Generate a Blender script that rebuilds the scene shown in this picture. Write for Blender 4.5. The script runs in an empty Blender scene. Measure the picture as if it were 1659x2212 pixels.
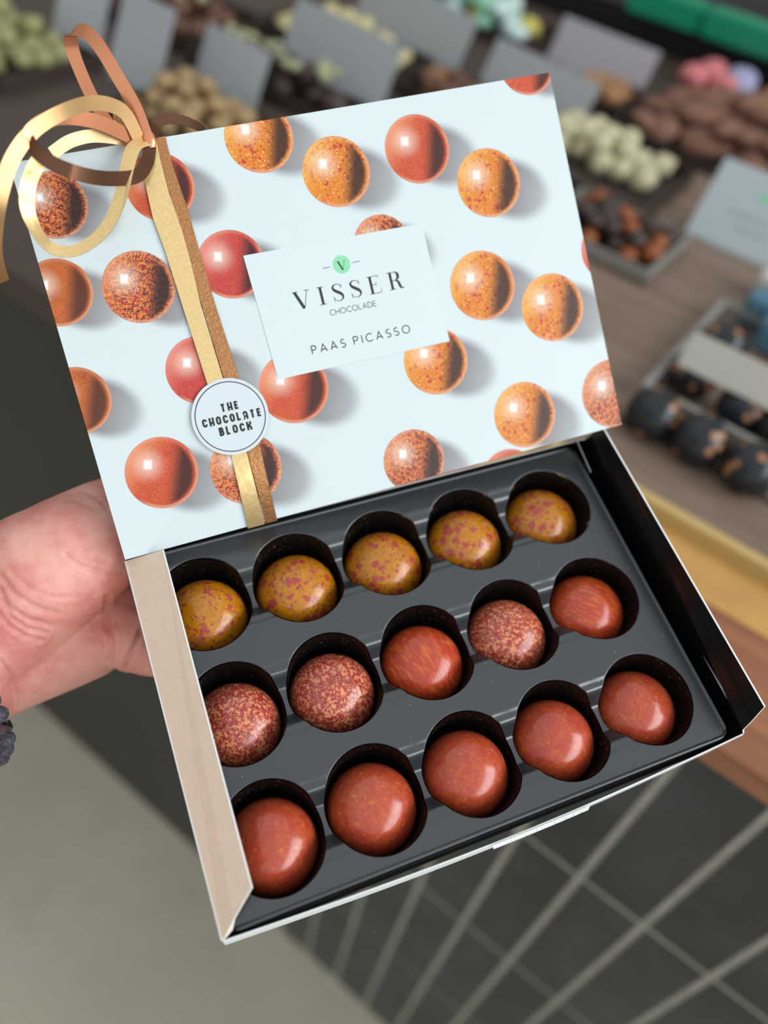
import bpy, bmesh, math, random
from mathutils import Vector, Matrix, noise

# ------------------------------------------------------------------ camera, world, light
SC = bpy.context.scene
CX, CY, F = 829.5, 1106.0, 1800.0          # principal point and focal length for the 1659 x 2212 frame
CAM_H = 1.5
A = Matrix(((9.92012839e-01, -8.54018371e-02, -9.28280838e-02),
            (0.0, 7.35931012e-01, -6.77056531e-01),
            (1.26136937e-01, 6.71648771e-01, 7.30053012e-01)))   # camera axes -> world
CAMP = Vector((0, 0, CAM_H))
cam_d = bpy.data.cameras.new('camera')
cam = bpy.data.objects.new('camera', cam_d)
SC.collection.objects.link(cam)
cam.matrix_world = Matrix.Translation(CAMP) @ A.to_4x4()
cam_d.sensor_fit = 'VERTICAL'
cam_d.sensor_height = 24.0
cam_d.lens = F / 2212.0 * 24.0
cam_d.clip_start = 0.01
cam_d.dof.use_dof = True
cam_d.dof.focus_distance = 0.292
cam_d.dof.aperture_fstop = cam_d.lens / 6.6
SC.camera = cam
SC.view_settings.view_transform = 'Standard'
SC.view_settings.look = 'None'
SC.view_settings.gamma = 1.0
SC.view_settings.use_curve_mapping = False
SC.view_settings.exposure = 0.0

wd = bpy.data.worlds.new('world')
SC.world = wd
wd.use_nodes = True
wd.node_tree.nodes['Background'].inputs[0].default_value = (0.90, 0.96, 1.0, 1)
wd.node_tree.nodes['Background'].inputs[1].default_value = 0.84

def area(name, loc, aim, sx, sy, power, col=(1, 1, 1)):
    d = bpy.data.lights.new(name, 'AREA')
    d.shape = 'RECTANGLE'; d.size = sx; d.size_y = sy; d.energy = power; d.color = col
    o = bpy.data.objects.new(name, d)
    SC.collection.objects.link(o)
    o.location = loc
    o.rotation_euler = (Vector(aim) - Vector(loc)).to_track_quat('-Z', 'Y').to_euler()
    return o
area('shop_window_light', (2.86, -2.4, 3.1), (0, -2.4, 3.1), 6.0, 2.1, 275, (0.92, 0.96, 1.0))

# ------------------------------------------------------------------ helpers
def V(*a): return Vector(a)
def cam2w(p): return A @ Vector(p) + CAMP
def at(px, py, depth):                       # the world point seen at a pixel, at a distance along the optical axis
    return cam2w(((px - CX) / F * depth, -(py - CY) / F * depth, -depth))
def ray(px, py): return A @ Vector(((px - CX) / F, -(py - CY) / F, -1.0))

# the tray (insert) plane and the lid plane, solved from the photograph
RT = Matrix(((0.92716285, -0.34888972, 0.13654673), (0.24519198, 0.84061012, 0.48296534), (-0.2832842, -0.41430736, 0.86492744)))
TT = Vector((0.01636809, -0.05088331, -0.30514544))
RL = Matrix(((0.9413948, -0.23862033, 0.23840337), (0.26242846, 0.9621696, -0.07321861), (-0.21191302, 0.13149144, 0.96840223)))
LW = 0.2025
TL = Vector((-0.01526894, 0.08151829, -0.33075629)) * (LW / 0.215)
LH = LW * 0.6918751
MT = Matrix.Translation(A @ TT + CAMP) @ (A @ RT).to_4x4()
ML = Matrix.Translation(A @ TL + CAMP) @ (A @ RL).to_4x4()
MLI = ML.inverted(); MTI = MT.inverted()
def on_plane(M, MI, px, py, z=0.0):          # local coordinates where a pixel's ray meets the local plane z
    o = MI @ CAMP; d = MI.to_3x3() @ ray(px, py)
    return o + d * ((z - o.z) / d.z)
def lidp(px, py, z=0.0): return on_plane(ML, MLI, px, py, z)
def trayp(px, py, z=0.0): return on_plane(MT, MTI, px, py, z)

def srgb(r, g, b):
    def c(v):
        v /= 255.0
        return v / 12.92 if v <= 0.04045 else ((v + 0.055) / 1.055) ** 2.4
    return (c(r), c(g), c(b), 1.0)

def link(o): SC.collection.objects.link(o); return o
def tag(o, label=None, cat=None, group=None, kind=None):
    if label: o['label'] = label
    if cat: o['category'] = cat
    if group: o['group'] = group
    if kind: o['kind'] = kind
    return o
def empty(name, M, label, cat, group=None):
    o = bpy.data.objects.new(name, None); link(o)
    o.empty_display_size = 0.02
    o.matrix_world = M
    return tag(o, label, cat, group)
def mesh_from(name, verts, faces, mats=(), fm=None, smooth=False, uv=None):
    me = bpy.data.meshes.new(name)
    me.from_pydata([tuple(v) for v in verts], [], faces)
    for m in mats: me.materials.append(m)
    if fm: me.polygons.foreach_set('material_index', fm)
    if uv is not None:
        l = me.uv_layers.new(name='UVMap')
        i = 0
        for f, u in zip(faces, uv):
            for q in u: l.data[i].uv = q; i += 1
    if smooth is True: me.polygons.foreach_set('use_smooth', [True] * len(faces))
    elif smooth: me.polygons.foreach_set('use_smooth', smooth)
    me.update()
    return me
def put(name, me, parent=None, M=None):
    o = bpy.data.objects.new(name, me); link(o)
    if parent is not None: o.parent = parent
    if M is not None:
        if parent is not None: o.matrix_local = M
        else: o.matrix_world = M
    return o
class MB:                                     # mesh builder
    def __init__(s): s.v = []; s.f = []; s.m = []; s.sm = []
    def add(s, vs, fs, mi=0, sm=False):
        b = len(s.v); s.v += [Vector(v) for v in vs]
        for f in fs: s.f.append([i + b for i in f]); s.m.append(mi); s.sm.append(sm)
    def box(s, x0, x1, y0, y1, z0, z1, mi=0):
        vs = [(x, y, z) for z in (z0, z1) for y in (y0, y1) for x in (x0, x1)]
        s.add(vs, [(0, 2, 3, 1), (4, 5, 7, 6), (0, 1, 5, 4), (2, 6, 7, 3), (0, 4, 6, 2), (1, 3, 7, 5)], mi)
    def prism(s, poly, d, mi=0, mi_back=None, mi_side=None):   # thin slab from a planar 3-D polygon and a thickness vector
        n = len(poly); P = [Vector(p) for p in poly]; Q = [p + Vector(d) for p in P]
        mb_ = mi if mi_back is None else mi_back; ms = mi if mi_side is None else mi_side
        s.add(P + Q, [list(range(n))], mi)
        b = len(s.v) - 2 * n
        s.f.append([b + n + i for i in reversed(range(n))]); s.m.append(mb_); s.sm.append(False)
        for i in range(n):
            j = (i + 1) % n
            s.f.append([b + i, b + n + i, b + n + j, b + j]); s.m.append(ms); s.sm.append(False)
    def build(s, name, mats, parent=None, M=None, bevel=0, fix=True):
        if not isinstance(mats, (list, tuple)): mats = [mats]
        me = mesh_from(name, s.v, s.f, mats, s.m, s.sm)
        if fix:
            bm = bmesh.new(); bm.from_mesh(me)
            bmesh.ops.recalc_face_normals(bm, faces=bm.faces); bm.to_mesh(me); bm.free()
        o = put(name, me, parent, M)
        if bevel:
            b = o.modifiers.new('bevel', 'BEVEL'); b.width = bevel; b.segments = 2; b.limit_method = 'ANGLE'
        return o

# ------------------------------------------------------------------ materials
class NT:
    def __init__(s, name):
        s.m = bpy.data.materials.new(name); s.m.use_nodes = True
        s.t = s.m.node_tree; s.b = s.t.nodes['Principled BSDF']
    def n(s, typ, **k):
        x = s.t.nodes.new(typ)
        for a, v in k.items(): setattr(x, a, v)
        return x
    def l(s, a, b): s.t.links.new(a, b)
    def val(s, sock, v):
        if hasattr(v, 'is_output') or hasattr(v, 'links'): s.l(v, sock)
        else: sock.default_value = v
    def math(s, op, a, b=None, c=None, clamp=False):
        x = s.n('ShaderNodeMath', operation=op); x.use_clamp = clamp
        s.val(x.inputs[0], a)
        if b is not None: s.val(x.inputs[1], b)
        if c is not None: s.val(x.inputs[2], c)
        return x.outputs[0]
    def sstep(s, v, lo, hi, a=0.0, b=1.0):
        x = s.n('ShaderNodeMapRange', interpolation_type='SMOOTHSTEP')
        s.val(x.inputs[0], v); x.inputs[1].default_value = lo; x.inputs[2].default_value = hi
        x.inputs[3].default_value = a; x.inputs[4].default_value = b
        return x.outputs[0]
    def mix(s, f, a, b):
        x = s.n('ShaderNodeMix', data_type='RGBA')
        s.val(x.inputs[0], f); s.val(x.inputs[6], a); s.val(x.inputs[7], b)
        return x.outputs[2]
    def noise(s, vec, scale, detail=2.0, rough=0.5, dist=0.0):
        x = s.n('ShaderNodeTexNoise')
        if vec is not None: s.l(vec, x.inputs['Vector'])
        x.inputs['Scale'].default_value = scale; x.inputs['Detail'].default_value = detail
        x.inputs['Roughness'].default_value = rough; x.inputs['Distortion'].default_value = dist
        return x.outputs[0]
    def voro(s, vec, scale, feature='F1'):
        x = s.n('ShaderNodeTexVoronoi', feature=feature)
        if vec is not None: s.l(vec, x.inputs['Vector'])
        x.inputs['Scale'].default_value = scale
        return x
    def objco(s): return s.n('ShaderNodeTexCoord').outputs['Object']
    def bump(s, h, strength, dist):
        x = s.n('ShaderNodeBump'); x.inputs['Strength'].default_value = strength; x.inputs['Distance'].default_value = dist
        s.l(h, x.inputs['Height']); s.l(x.outputs[0], s.b.inputs['Normal'])
    def p(s, **k):
        names = dict(col='Base Color', rough='Roughness', metal='Metallic', spec='Specular IOR Level', coat='Coat Weight',
                     coatr='Coat Roughness', trans='Transmission Weight', ior='IOR', sss='Subsurface Weight', alpha='Alpha')
        for a, v in k.items(): s.val(s.b.inputs[names[a]], v)
        return s
def plain(name, rgb, rough=0.6, var=0.0, scale=40, metal=0.0, spec=0.5):
    t = NT(name); c = srgb(*rgb)
    if var:
        f = t.noise(t.objco(), scale, 4, 0.6)
        lo = tuple(v * (1 - var) for v in c[:3]) + (1,); hi = tuple(min(1, v * (1 + var)) for v in c[:3]) + (1,)
        t.p(col=t.mix(t.sstep(f, .3, .7), lo, hi))
    else: t.p(col=c)
    t.p(rough=rough, metal=metal, spec=spec)
    return t.m

M_white_card = plain('white_card', (238, 240, 242), 0.55)
M_black_card = plain('black_board', (14, 13, 14), 0.28)
M_beige = plain('beige_board', (242, 222, 200), 0.6, 0.03, 300)
M_cut = plain('cut_paper_edge', (232, 232, 230), 0.8)

# ------------------------------------------------------------------ setting: floor, counter
YA = math.atan2(-0.60767573, 0.79418525)                     # the counter runs at an angle across the picture
CO = Vector((0.2129, 0.2783, 0.0))
MC = Matrix.Translation(CO) @ Matrix.Rotation(YA, 4, 'Z')
MCI = MC.inverted()
def cp(px, py, z): return on_plane(MC, MCI, px, py, z)       # counter-local point under a pixel at height z
CZ = 1.06

t = NT('concrete_floor'); co = t.objco()
f1 = t.noise(co, 2.2, 5, .6); f2 = t.noise(co, 14, 4, .6)
c = t.mix(t.sstep(f1, .3, .7), srgb(174, 169, 148), srgb(188, 183, 162))
c = t.mix(t.sstep(f2, .45, .75, 0, .35), c, srgb(170, 152, 136))
t.p(col=c, rough=.55); M_floor = t.m
b = MB(); b.box(-4, 2.7, -5.8, 5, -.05, 0)
tag(b.build('floor', M_floor), kind='structure')

t = NT('black_wall_tile'); co = t.objco()
f1 = t.noise(co, 9, 4, .6)
t.p(col=t.mix(t.sstep(f1, .35, .7), srgb(36, 39, 42), srgb(58, 62, 64)), rough=.34, spec=.5); M_tile = t.m
M_grout = plain('grey_grout', (162, 158, 147), .85, .12, 60)
XS = -.31
cw = MB(); cw.box(XS, .9, .0008, 1.12, 0, CZ - .02)
ctr = empty('display_counter', MC, 'long shop counter clad in narrow black tiles with pale grout, wooden ledge on top', 'counter')
cw.build('body', M_grout, ctr)
tl = MB()
tw, th, gap = 0.0597, 0.2500, 0.0068
x = -0.0085 - tw * 5
while x < 0.85:
    z = 0.055 - 0.25
    while z < CZ - .02:
        z0, z1 = max(.002, z + gap / 2), min(CZ - .024, z + th - gap / 2)
        if z1 - z0 > .01: tl.box(x + gap / 2, x + tw - gap / 2, 0, .008, z0, z1)
        z += th
    x += tw
tl.build('tile_cladding', M_tile, ctr)
t = NT('ledge_wood'); co = t.objco()
mp = t.n('ShaderNodeMapping'); mp.inputs['Scale'].default_value = (3, 40, 40); t.l(co, mp.inputs[0])
g = t.noise(mp.outputs[0], 2.5, 5, .6)
t.p(col=t.mix(t.sstep(g, .3, .7), srgb(138, 86, 60), srgb(172, 114, 76)), rough=.42); M_ledge = t.m
t = NT('display_board_wood'); co = t.objco()
mp = t.n('ShaderNodeMapping'); mp.inputs['Scale'].default_value = (3, 30, 30); t.l(co, mp.inputs[0])
g = t.noise(mp.outputs[0], 2.5, 5, .6)
t.p(col=t.mix(t.sstep(g, .3, .7), srgb(114, 94, 78), srgb(138, 116, 98)), rough=.6); M_board = t.m
M_edge = plain('pale_edge_strip', (196, 166, 106), .4)
M_darkbrown = plain('dark_brown_tray', (58, 45, 40), .55, .15, 20)
b = MB(); b.box(XS, .9, -.004, .16, CZ - .02, CZ); b.build('ledge', M_ledge, ctr)
b = MB(); b.box(XS, .9, .146, .155, CZ, CZ + .014); b.build('edge_strip', M_edge, ctr)
b = MB(); b.box(XS, .9, .098, .146, CZ, CZ + .0012); b.build('sun_toned_strip', plain('sun_toned_wood', (198, 150, 84), .4, .08, 25), ctr)  # added strip: sunlight on the back of the ledge put into its colour
b = MB(); b.box(XS, .9, .155, 1.12, CZ - .02, CZ + .012); b.build('display_board', M_board, ctr)
b = MB(); b.box(XS, .9, .213, .221, CZ + .012, CZ + .0135); b.build('board_joint', plain('board_joint_dark', (78, 62, 52), .8), ctr)
DZ = CZ + .012
lc = empty('shade_toned_counter', MC, 'plain left stretch of the counter, dark brown with the shade put into its colour', 'counter')  # shade over the counter's left stretch is put into these darker colours
M_dk = plain('shade_toned_front', (44, 39, 36), .45, .10, 6)
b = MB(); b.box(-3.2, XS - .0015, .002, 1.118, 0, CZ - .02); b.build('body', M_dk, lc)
b = MB(); b.box(-3.2, XS - .0015, -.004, 1.118, CZ - .02, CZ + .012); b.build('top', plain('shade_toned_top', (72, 58, 50), .5, .12, 8), lc)

# ------------------------------------------------------------------ the carton
BX0, BX1, BY0, BY1, BD = -0.0948, 0.1000, -0.0655, 0.0668, 0.027
box = empty('chocolate_box', MT, 'open shallow carton with black inside and beige left flap, held over the counter', 'box')
w = 0.00045
M_c3 = [M_white_card, M_black_card, M_cut]
b = MB(); b.box(BX0, BX1, BY0, BY1, -BD, -BD + w); b.build('bottom_panel', M_black_card, box)
def wall(name, pts_top, outward, mats, depth=BD, thick=w):
    mb_ = MB(); n = len(pts_top)
    o = Vector(outward) * thick
    for i in range(n - 1):
        a, c2 = Vector(pts_top[i]), Vector(pts_top[i + 1]); dn = Vector((0, 0, -depth))
        mb_.add([a, c2, c2 + dn, a + dn], [(0, 1, 2, 3)], 1)
        mb_.add([a + o, c2 + o, c2 + o + dn, a + o + dn], [(3, 2, 1, 0)], 0)
        mb_.add([a, c2, c2 + o, a + o], [(0, 1, 2, 3)], 2)
        mb_.add([a + dn, c2 + dn, c2 + o + dn, a + o + dn], [(0, 1, 2, 3)], 0)
    return mb_.build(name, mats, box, fix=False)
fr = []
for i in range(25):
    u = i / 24
    fr.append((BX0 + (BX1 - BX0) * u, BY0 - 0.0029 * math.sin(math.pi * u) ** 1.0, 0))
wall('front_wall', fr, (0, -1, 0), M_c3)
wall('left_wall', [(BX0, BY0, 0), (BX0, BY1, 0)], (-1, 0, 0), [M_beige, M_black_card, M_cut])
wall('right_wall', [(BX1, BY1, .0015), (BX1, BY0, 0)], (1, 0, 0), M_c3)
wall('back_wall', [(BX0, BY1, .003), (BX1, BY1, .003)], (0, 1, 0), M_c3)
def flap(name, h0, h1, f0, notch, f1, mats, label=None, mi_a=0, mi_b=1):
    # a flap hinged on the line h0-h1, with its free edge f0-f1 and a stepped corner
    mb_ = MB()
    poly = [Vector(p) for p in [h0, f0] + [f1] + notch + [h1]]
    nrm = (poly[1] - poly[0]).cross(poly[-1] - poly[0]).normalized() * 0.0007
    mb_.prism(poly, nrm, mi_a, mi_b, 2)
    o = mb_.build(name, mats, box, fix=False)
    if label: o['label'] = label
    return o
zl = 0.0120
f0 = trayp(352.6, 1193, zl); f1 = trayp(543, 1918, zl); nA = trayp(505, 1985, zl * .45); nB = trayp(499, 2010, zl * .18)
ext = (f0 - f1).normalized() * 0.001
flap('left_flap', (BX0, BY1, 0), (BX0, BY0, 0), f0 + ext, [nA, nB], f1, [M_black_card, M_beige, M_cut], 'beige side flap folded inwards', 1, 0)
zr = 0.0172
g0 = trayp(1304, 928, zr); g1 = trayp(1650.6, 1527, zr); mA = trayp(1623, 1558, zr * .42); mB = trayp(1604, 1577, zr * .12)
ext = (g0 - g1).normalized() * 0.002
flap('right_flap', (BX1, BY1, .0015), (BX1, BY0, 0), g0 + ext, [mA, mB], g1, [M_black_card, M_white_card, M_cut], 'black inner face of the splayed side flap')
# tucked corner flap at the back right and a torn scrap of paper on the front edge
mb_ = MB()
q = [trayp(1244.6, 950, .004), trayp(1276, 1021, .0015), trayp(1270, 1026, -.006), trayp(1236, 962, -.008)]
mb_.prism(q, (0.0004, 0.0003, 0), 1, 1, 0); mb_.build('corner_tuck', [M_cut, M_black_card], box)
mb_ = MB()
random.seed(4)
for k in range(26):
    u = k / 25; px = 1060 + 203 * u; py = 1808 - 68 * u
    p = trayp(px, py, 0); p.y = BY0 - 0.0029 * math.sin(math.pi * (p.x - BX0) / (BX1 - BX0)) - .0007
    hgt = (.0006 + .0016 * u ** 1.6) * random.uniform(.5, 1.1)
    wd_ = .0014
    mb_.prism([(p.x - wd_ / 2, p.y, .0006), (p.x + wd_, p.y, .0004), (p.x + wd_ * .8, p.y - .0008, -hgt), (p.x - wd_ * .4, p.y - .0008, -hgt * random.uniform(.4, 1))], (0, -.0003, 0))
o = mb_.build('torn_label', M_cut, box); o['label'] = 'torn scrap of white paper on the front edge'

# ------------------------------------------------------------------ black plastic insert with fifteen cups
PX, PY, CR = 0.036, 0.04234, 0.0172
t = NT('black_plastic_insert'); co = t.objco()
dust = t.voro(co, 260)
dm = t.math('MULTIPLY', t.math('LESS_THAN', dust.outputs['Distance'], 0.055), t.math('GREATER_THAN', t.noise(co, 60, 1), .52))
t.p(col=t.mix(t.math('MULTIPLY', dm, .55), srgb(46, 50, 53), srgb(200, 180, 150)), rough=.23, spec=1.0); M_insert = t.m
t = NT('cup_wall_plastic'); co = t.objco()
sp = t.noise(co, 900, 2, .7); wv = t.n('ShaderNodeTexWave', bands_direction='Z'); t.l(co, wv.inputs[0])
wv.inputs['Scale'].default_value = 260; wv.inputs['Distortion'].default_value = 1.5
dm = t.math('MULTIPLY', t.sstep(sp, .64, .70), .35)
t.p(col=t.mix(dm, srgb(12, 11, 11), srgb(150, 140, 128)), rough=.34, spec=.35); t.bump(wv.outputs[1], .35, .0003); M_cup = t.m
GX0, GX1 = -2 * PX - .012, 2 * PX + .0035
def sst(a, b_, x):
    u = max(0, min(1, (x - a) / (b_ - a))); return u * u * (3 - 2 * u)
def zt(x, y):                                                 # height of the insert's top skin
    row = min((-PY, 0, PY), key=lambda r: abs(y - r)); d = y - row; ad = abs(d)
    z = 0.0
    z -= .0008 * (1 - sst(.0116, .0136, ad))
    if ad < .0106:
        z -= .0058 * sst(0, 1, (.0106 - ad) / .0062) + .0012 * max(0, 1 - (ad / .006) ** 2)
    z *= sst(GX0 - .006, GX0, x) * (1 - sst(GX1, GX1 + .004, x))
    return z
IX0, IX1, IY0, IY1, RC = -.0918, .0936, -.0632, .0652, .004
NA = 224
ib = MB()
RAD = [0, .02] + [.05 + .95 * (k / 36) ** 1.15 for k in range(37)]
for r in (-1, 0, 1):
    for c_ in range(-2, 3):
        cx0, cy0 = c_ * PX, r * PY
        X0 = IX0 if c_ == -2 else cx0 - PX / 2; X1 = IX1 if c_ == 2 else cx0 + PX / 2
        Y0 = IY0 if r == -1 else cy0 - PY / 2; Y1 = IY1 if r == 1 else cy0 + PY / 2
        KY = 1.065 if c_ < 2 else 1.0
        angs = [2 * math.pi * i / NA for i in range(NA)]
        for qx, qy in ((X0, Y0), (X1, Y0), (X1, Y1), (X0, Y1)):   # snap the nearest spokes to the cell's corners
            a = math.atan2(qy - cy0, qx - cx0) % (2 * math.pi)
            i = min(range(NA), key=lambda k: abs((angs[k] - a + math.pi) % (2 * math.pi) - math.pi)); angs[i] = a
        vs, fs = [], []
        for a in angs:
            ca, sa = math.cos(a), math.sin(a)
            tx = ((X1 - cx0) if ca > 0 else (X0 - cx0)) / ca if abs(ca) > 1e-9 else 1e9
            ty = ((Y1 - cy0) if sa > 0 else (Y0 - cy0)) / sa if abs(sa) > 1e-9 else 1e9
            R1 = min(tx, ty)
            for u in RAD:
                x_, y_ = cx0 + (CR + (R1 - CR) * u) * ca, cy0 + (CR * KY + (R1 - CR * KY) * u) * sa
                z_ = zt(x_, y_) - (.0005 if u == 0 else .00012 if u == .02 else 0)
                vs.append((x_, y_, z_))
        k = len(RAD)
        for i in range(NA):
            j = (i + 1) % NA
            for m in range(k - 1): fs.append((i * k + m, i * k + m + 1, j * k + m + 1, j * k + m))
        ib.add(vs, fs, 0, True)
        # the cup: wall and floor
        vs, fs = [], []
        prof = [(-.0003, 0), (-.0006, .18), (-.0009, .5), (-.0012, .8), (-.0022, .95), (-.004, 1.0), (-.010, 1.0), (-.0163, 1.0)]
        for a in angs:
            ca, sa = math.cos(a), math.sin(a)
            zt_ = zt(cx0 + CR * ca, cy0 + CR * KY * sa) - .0005
            for dr, u in prof:
                vs.append((cx0 + (CR + dr) * ca, cy0 + (CR + dr) * KY * sa, zt_ + (-.0205 - zt_) * u))
        k = len(prof)
        for i in range(NA):
            j = (i + 1) % NA
            for m in range(k - 1): fs.append((i * k + m, j * k + m, j * k + m + 1, i * k + m + 1))
        fs.append([i * k + k - 1 for i in reversed(range(NA))])
        ib.add(vs, fs, 1, True)
# rolled outer rim
def rrect(x0, x1, y0, y1, rc, n=8):
    out = []
    for (qx, qy, a0) in ((x1 - rc, y1 - rc, 0), (x0 + rc, y1 - rc, 90), (x0 + rc, y0 + rc, 180), (x1 - rc, y0 + rc, 270)):
        for i in range(n + 1):
            a = math.radians(a0 + 90 * i / n); out.append((qx + rc * math.cos(a), qy + rc * math.sin(a)))
    return out
prof = [(0.0000, 0.0000), (.0003, .0004), (.0009, .0007), (.0014, .0004), (.0016, -.0006), (.0018, -.011)]
rings = [rrect(IX0 - d, IX1 + d, IY0 - d, IY1 + d, .0005 + .003 * (d > .0005) + d, 8) for d, z in prof]
n = len(rings[0]); vs = [(x_, y_, z) for rg, (d, z) in zip(rings, prof) for x_, y_ in rg]; fs = []
for m in range(len(prof) - 1):
    for i in range(n):
        j = (i + 1) % n; fs.append((m * n + i, m * n + j, (m + 1) * n + j, (m + 1) * n + i))
ib.add(vs, fs, 0, True)
me = mesh_from('insert_tray', ib.v, ib.f, [M_insert, M_cup], ib.m, ib.sm)
bm = bmesh.new(); bm.from_mesh(me); bmesh.ops.remove_doubles(bm, verts=bm.verts, dist=2e-6); bm.to_mesh(me); bm.free()
tag(put('insert_tray', me, None, MT), 'black plastic insert with three grooved rows of round cups inside the carton', 'tray')

# ------------------------------------------------------------------ the fifteen bonbons
def choc(name, base, layers, rough=.30, dark=None, stretch=None):
    # layers: (colour, kind, scale, lo, hi, strength)
    t = NT(name); co = t.objco()
    oi = t.n('ShaderNodeObjectInfo')
    vm = t.n('ShaderNodeVectorMath', operation='ADD'); t.l(co, vm.inputs[0])
    sc_ = t.n('ShaderNodeVectorMath', operation='SCALE'); sc_.inputs[0].default_value = (3.1, 1.7, 2.3); t.l(oi.outputs['Random'], sc_.inputs['Scale'])
    t.l(sc_.outputs[0], vm.inputs[1]); vec = vm.outputs[0]
    if stretch:
        mp = t.n('ShaderNodeMapping'); mp.inputs['Scale'].default_value = stretch; mp.inputs['Rotation'].default_value = (0, 0, .9)
        t.l(vec, mp.inputs[0]); svec = mp.outputs[0]
    c = srgb(*base)
    for col, kind, scale, lo, hi, st in layers:
        if kind == 'n': f = t.noise(vec, scale, 5, .62)
        elif kind == 's': f = t.noise(svec, scale, 5, .62)
        elif kind == 'b':                                     # angular blots of very different sizes
            wob = t.n('ShaderNodeVectorMath', operation='MULTIPLY_ADD')
            nz = t.n('ShaderNodeTexNoise'); t.l(vec, nz.inputs['Vector']); nz.inputs['Scale'].default_value = scale * 1.6
            nz.inputs['Detail'].default_value = 3
            t.l(nz.outputs['Color'], wob.inputs[0]); wob.inputs[1].default_value = (.9 / scale,) * 3; t.l(vec, wob.inputs[2])
            v = t.voro(wob.outputs[0], scale)
            sep = t.n('ShaderNodeSeparateColor'); t.l(v.outputs['Color'], sep.inputs[0])
            thr = t.math('MULTIPLY', t.math('POWER', sep.outputs[0], 1.25), hi)
            f = t.math('SUBTRACT', thr, v.outputs['Distance'])
            c = t.mix(t.math('MULTIPLY', t.sstep(f, 0, .05), st), c, srgb(*col)); continue
        c = t.mix(t.math('MULTIPLY', t.sstep(f, lo, hi), st), c, srgb(*col))
    t.p(col=c, rough=rough, spec=.5, coat=.45, coatr=.14)
    return t.m
mustard = choc('mustard_shell', (186, 114, 6), [((206, 138, 12), 'n', 700, .45, .6, .6), ((174, 54, 56), 'b', 330, 0, .66, .9), ((154, 54, 56), 'b', 720, 0, .52, .85), ((166, 66, 70), 'n', 130, .56, .72, .5)])
copper = choc('copper_crimson_shell', (168, 50, 48), [((236, 156, 106), 'n', 760, .49, .57, .85), ((146, 46, 46), 'n', 260, .52, .60, .75), ((222, 150, 102), 'n', 1500, .54, .62, .7), ((40, 20, 18), 'n', 900, .60, .66, .75), ((186, 98, 20), 'b', 260, 0, .22, .8)], .30)
streak = choc('streaked_orange_shell', (186, 60, 36), [((214, 108, 36), 's', 800, .47, .62, .75), ((116, 40, 24), 's', 1200, .55, .7, .5), ((190, 104, 38), 's', 2000, .57, .66, .5), ((160, 56, 44), 'n', 180, .5, .7, .5)], .30, stretch=(1, .22, .6))
russet = choc('russet_shell', (182, 68, 40), [((200, 94, 52), 'n', 520, .42, .62, .6), ((176, 56, 52), 'n', 160, .45, .65, .65), ((206, 126, 40), 'b', 420, 0, .34, .5), ((226, 142, 66), 'n', 1700, .58, .68, .5)], .28)
DR, DH = .0159, .0147
vs, fs = [(0, 0, DH)], []
NR, NS = 22, 56
prof = []
for i in range(1, NR + 1):
    a = math.pi / 2 * i / NR
    prof.append((DR * math.sin(a) ** .96, DH * math.cos(a)))
prof += [(DR * 1.0, -.0012), (DR * .97, -.0022), (DR * .9, -.0026), (0.0001, -.0026)]
for rr, z in prof:
    for k in range(NS):
        a = 2 * math.pi * k / NS; vs.append((rr * math.cos(a), rr * math.sin(a), z))
for k in range(NS): fs.append((0, 1 + k, 1 + (k + 1) % NS))
for i in range(len(prof) - 1):
    for k in range(NS):
        k2 = (k + 1) % NS; b0 = 1 + i * NS; fs.append((b0 + k, b0 + NS + k, b0 + NS + k2, b0 + k2))
fs.append([1 + (len(prof) - 1) * NS + k for k in reversed(range(NS))])
dome = {}
for nm, m in (('m', mustard), ('c', copper), ('s', streak), ('r', russet)):
    dome[nm] = mesh_from('bonbon', vs, fs, [m], None, True)
ORD = ['first', 'second', 'third', 'fourth', 'fifth']
kinds = ['mmmmm', 'ccscs', 'rrrrr']
rowtxt = ['in back row', 'in middle row', 'in front row']
looks = {'m': 'mustard yellow bonbon with raspberry red blots', 'c': 'crimson bonbon with copper speckles', 's': 'streaky orange red bonbon', 'r': 'glossy russet bonbon with gold flecks'}
random.seed(11)
for r in range(3):
    for c_ in range(5):
        k = kinds[r][c_]
        o = bpy.data.objects.new('bonbon', dome[k]); link(o)
        o.matrix_world = MT @ Matrix.Translation(((c_ - 2) * PX - .0004, (1 - r) * PY - .0009, -.0163 + random.uniform(0, .0006))) @ Matrix.Rotation(random.uniform(0, 6.28), 4, 'Z')
        tag(o, '%s, %s from left %s' % (looks[k], ORD[c_], rowtxt[r]), 'chocolate', 'bonbons in the insert tray')
# ------------------------------------------------------------------ the lid with its printed cover
lid = empty('box_lid', ML, 'white carton lid printed with speckled chocolates, leaning up behind the bonbons', 'lid')
LX, LY = LW / 2, LH / 2
b = MB()
b.box(-LX, LX, -LY, LY, -.0007, 0)
b.build('top_panel', plain('lid_white', (210, 222, 223), .42), lid)
for nm, (x0, x1, y0, y1) in {'a': (-LX, LX, -LY, -LY + .0006), 'b': (-LX, LX, LY - .0006, LY), 'c': (-LX, -LX + .0006, -LY, LY), 'd': (LX - .0006, LX, -LY, LY)}.items():
    b = MB(); b.box(x0, x1, y0, y1, -.0065, -.0006); b.build('side_panel', M_white_card, lid)

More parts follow.
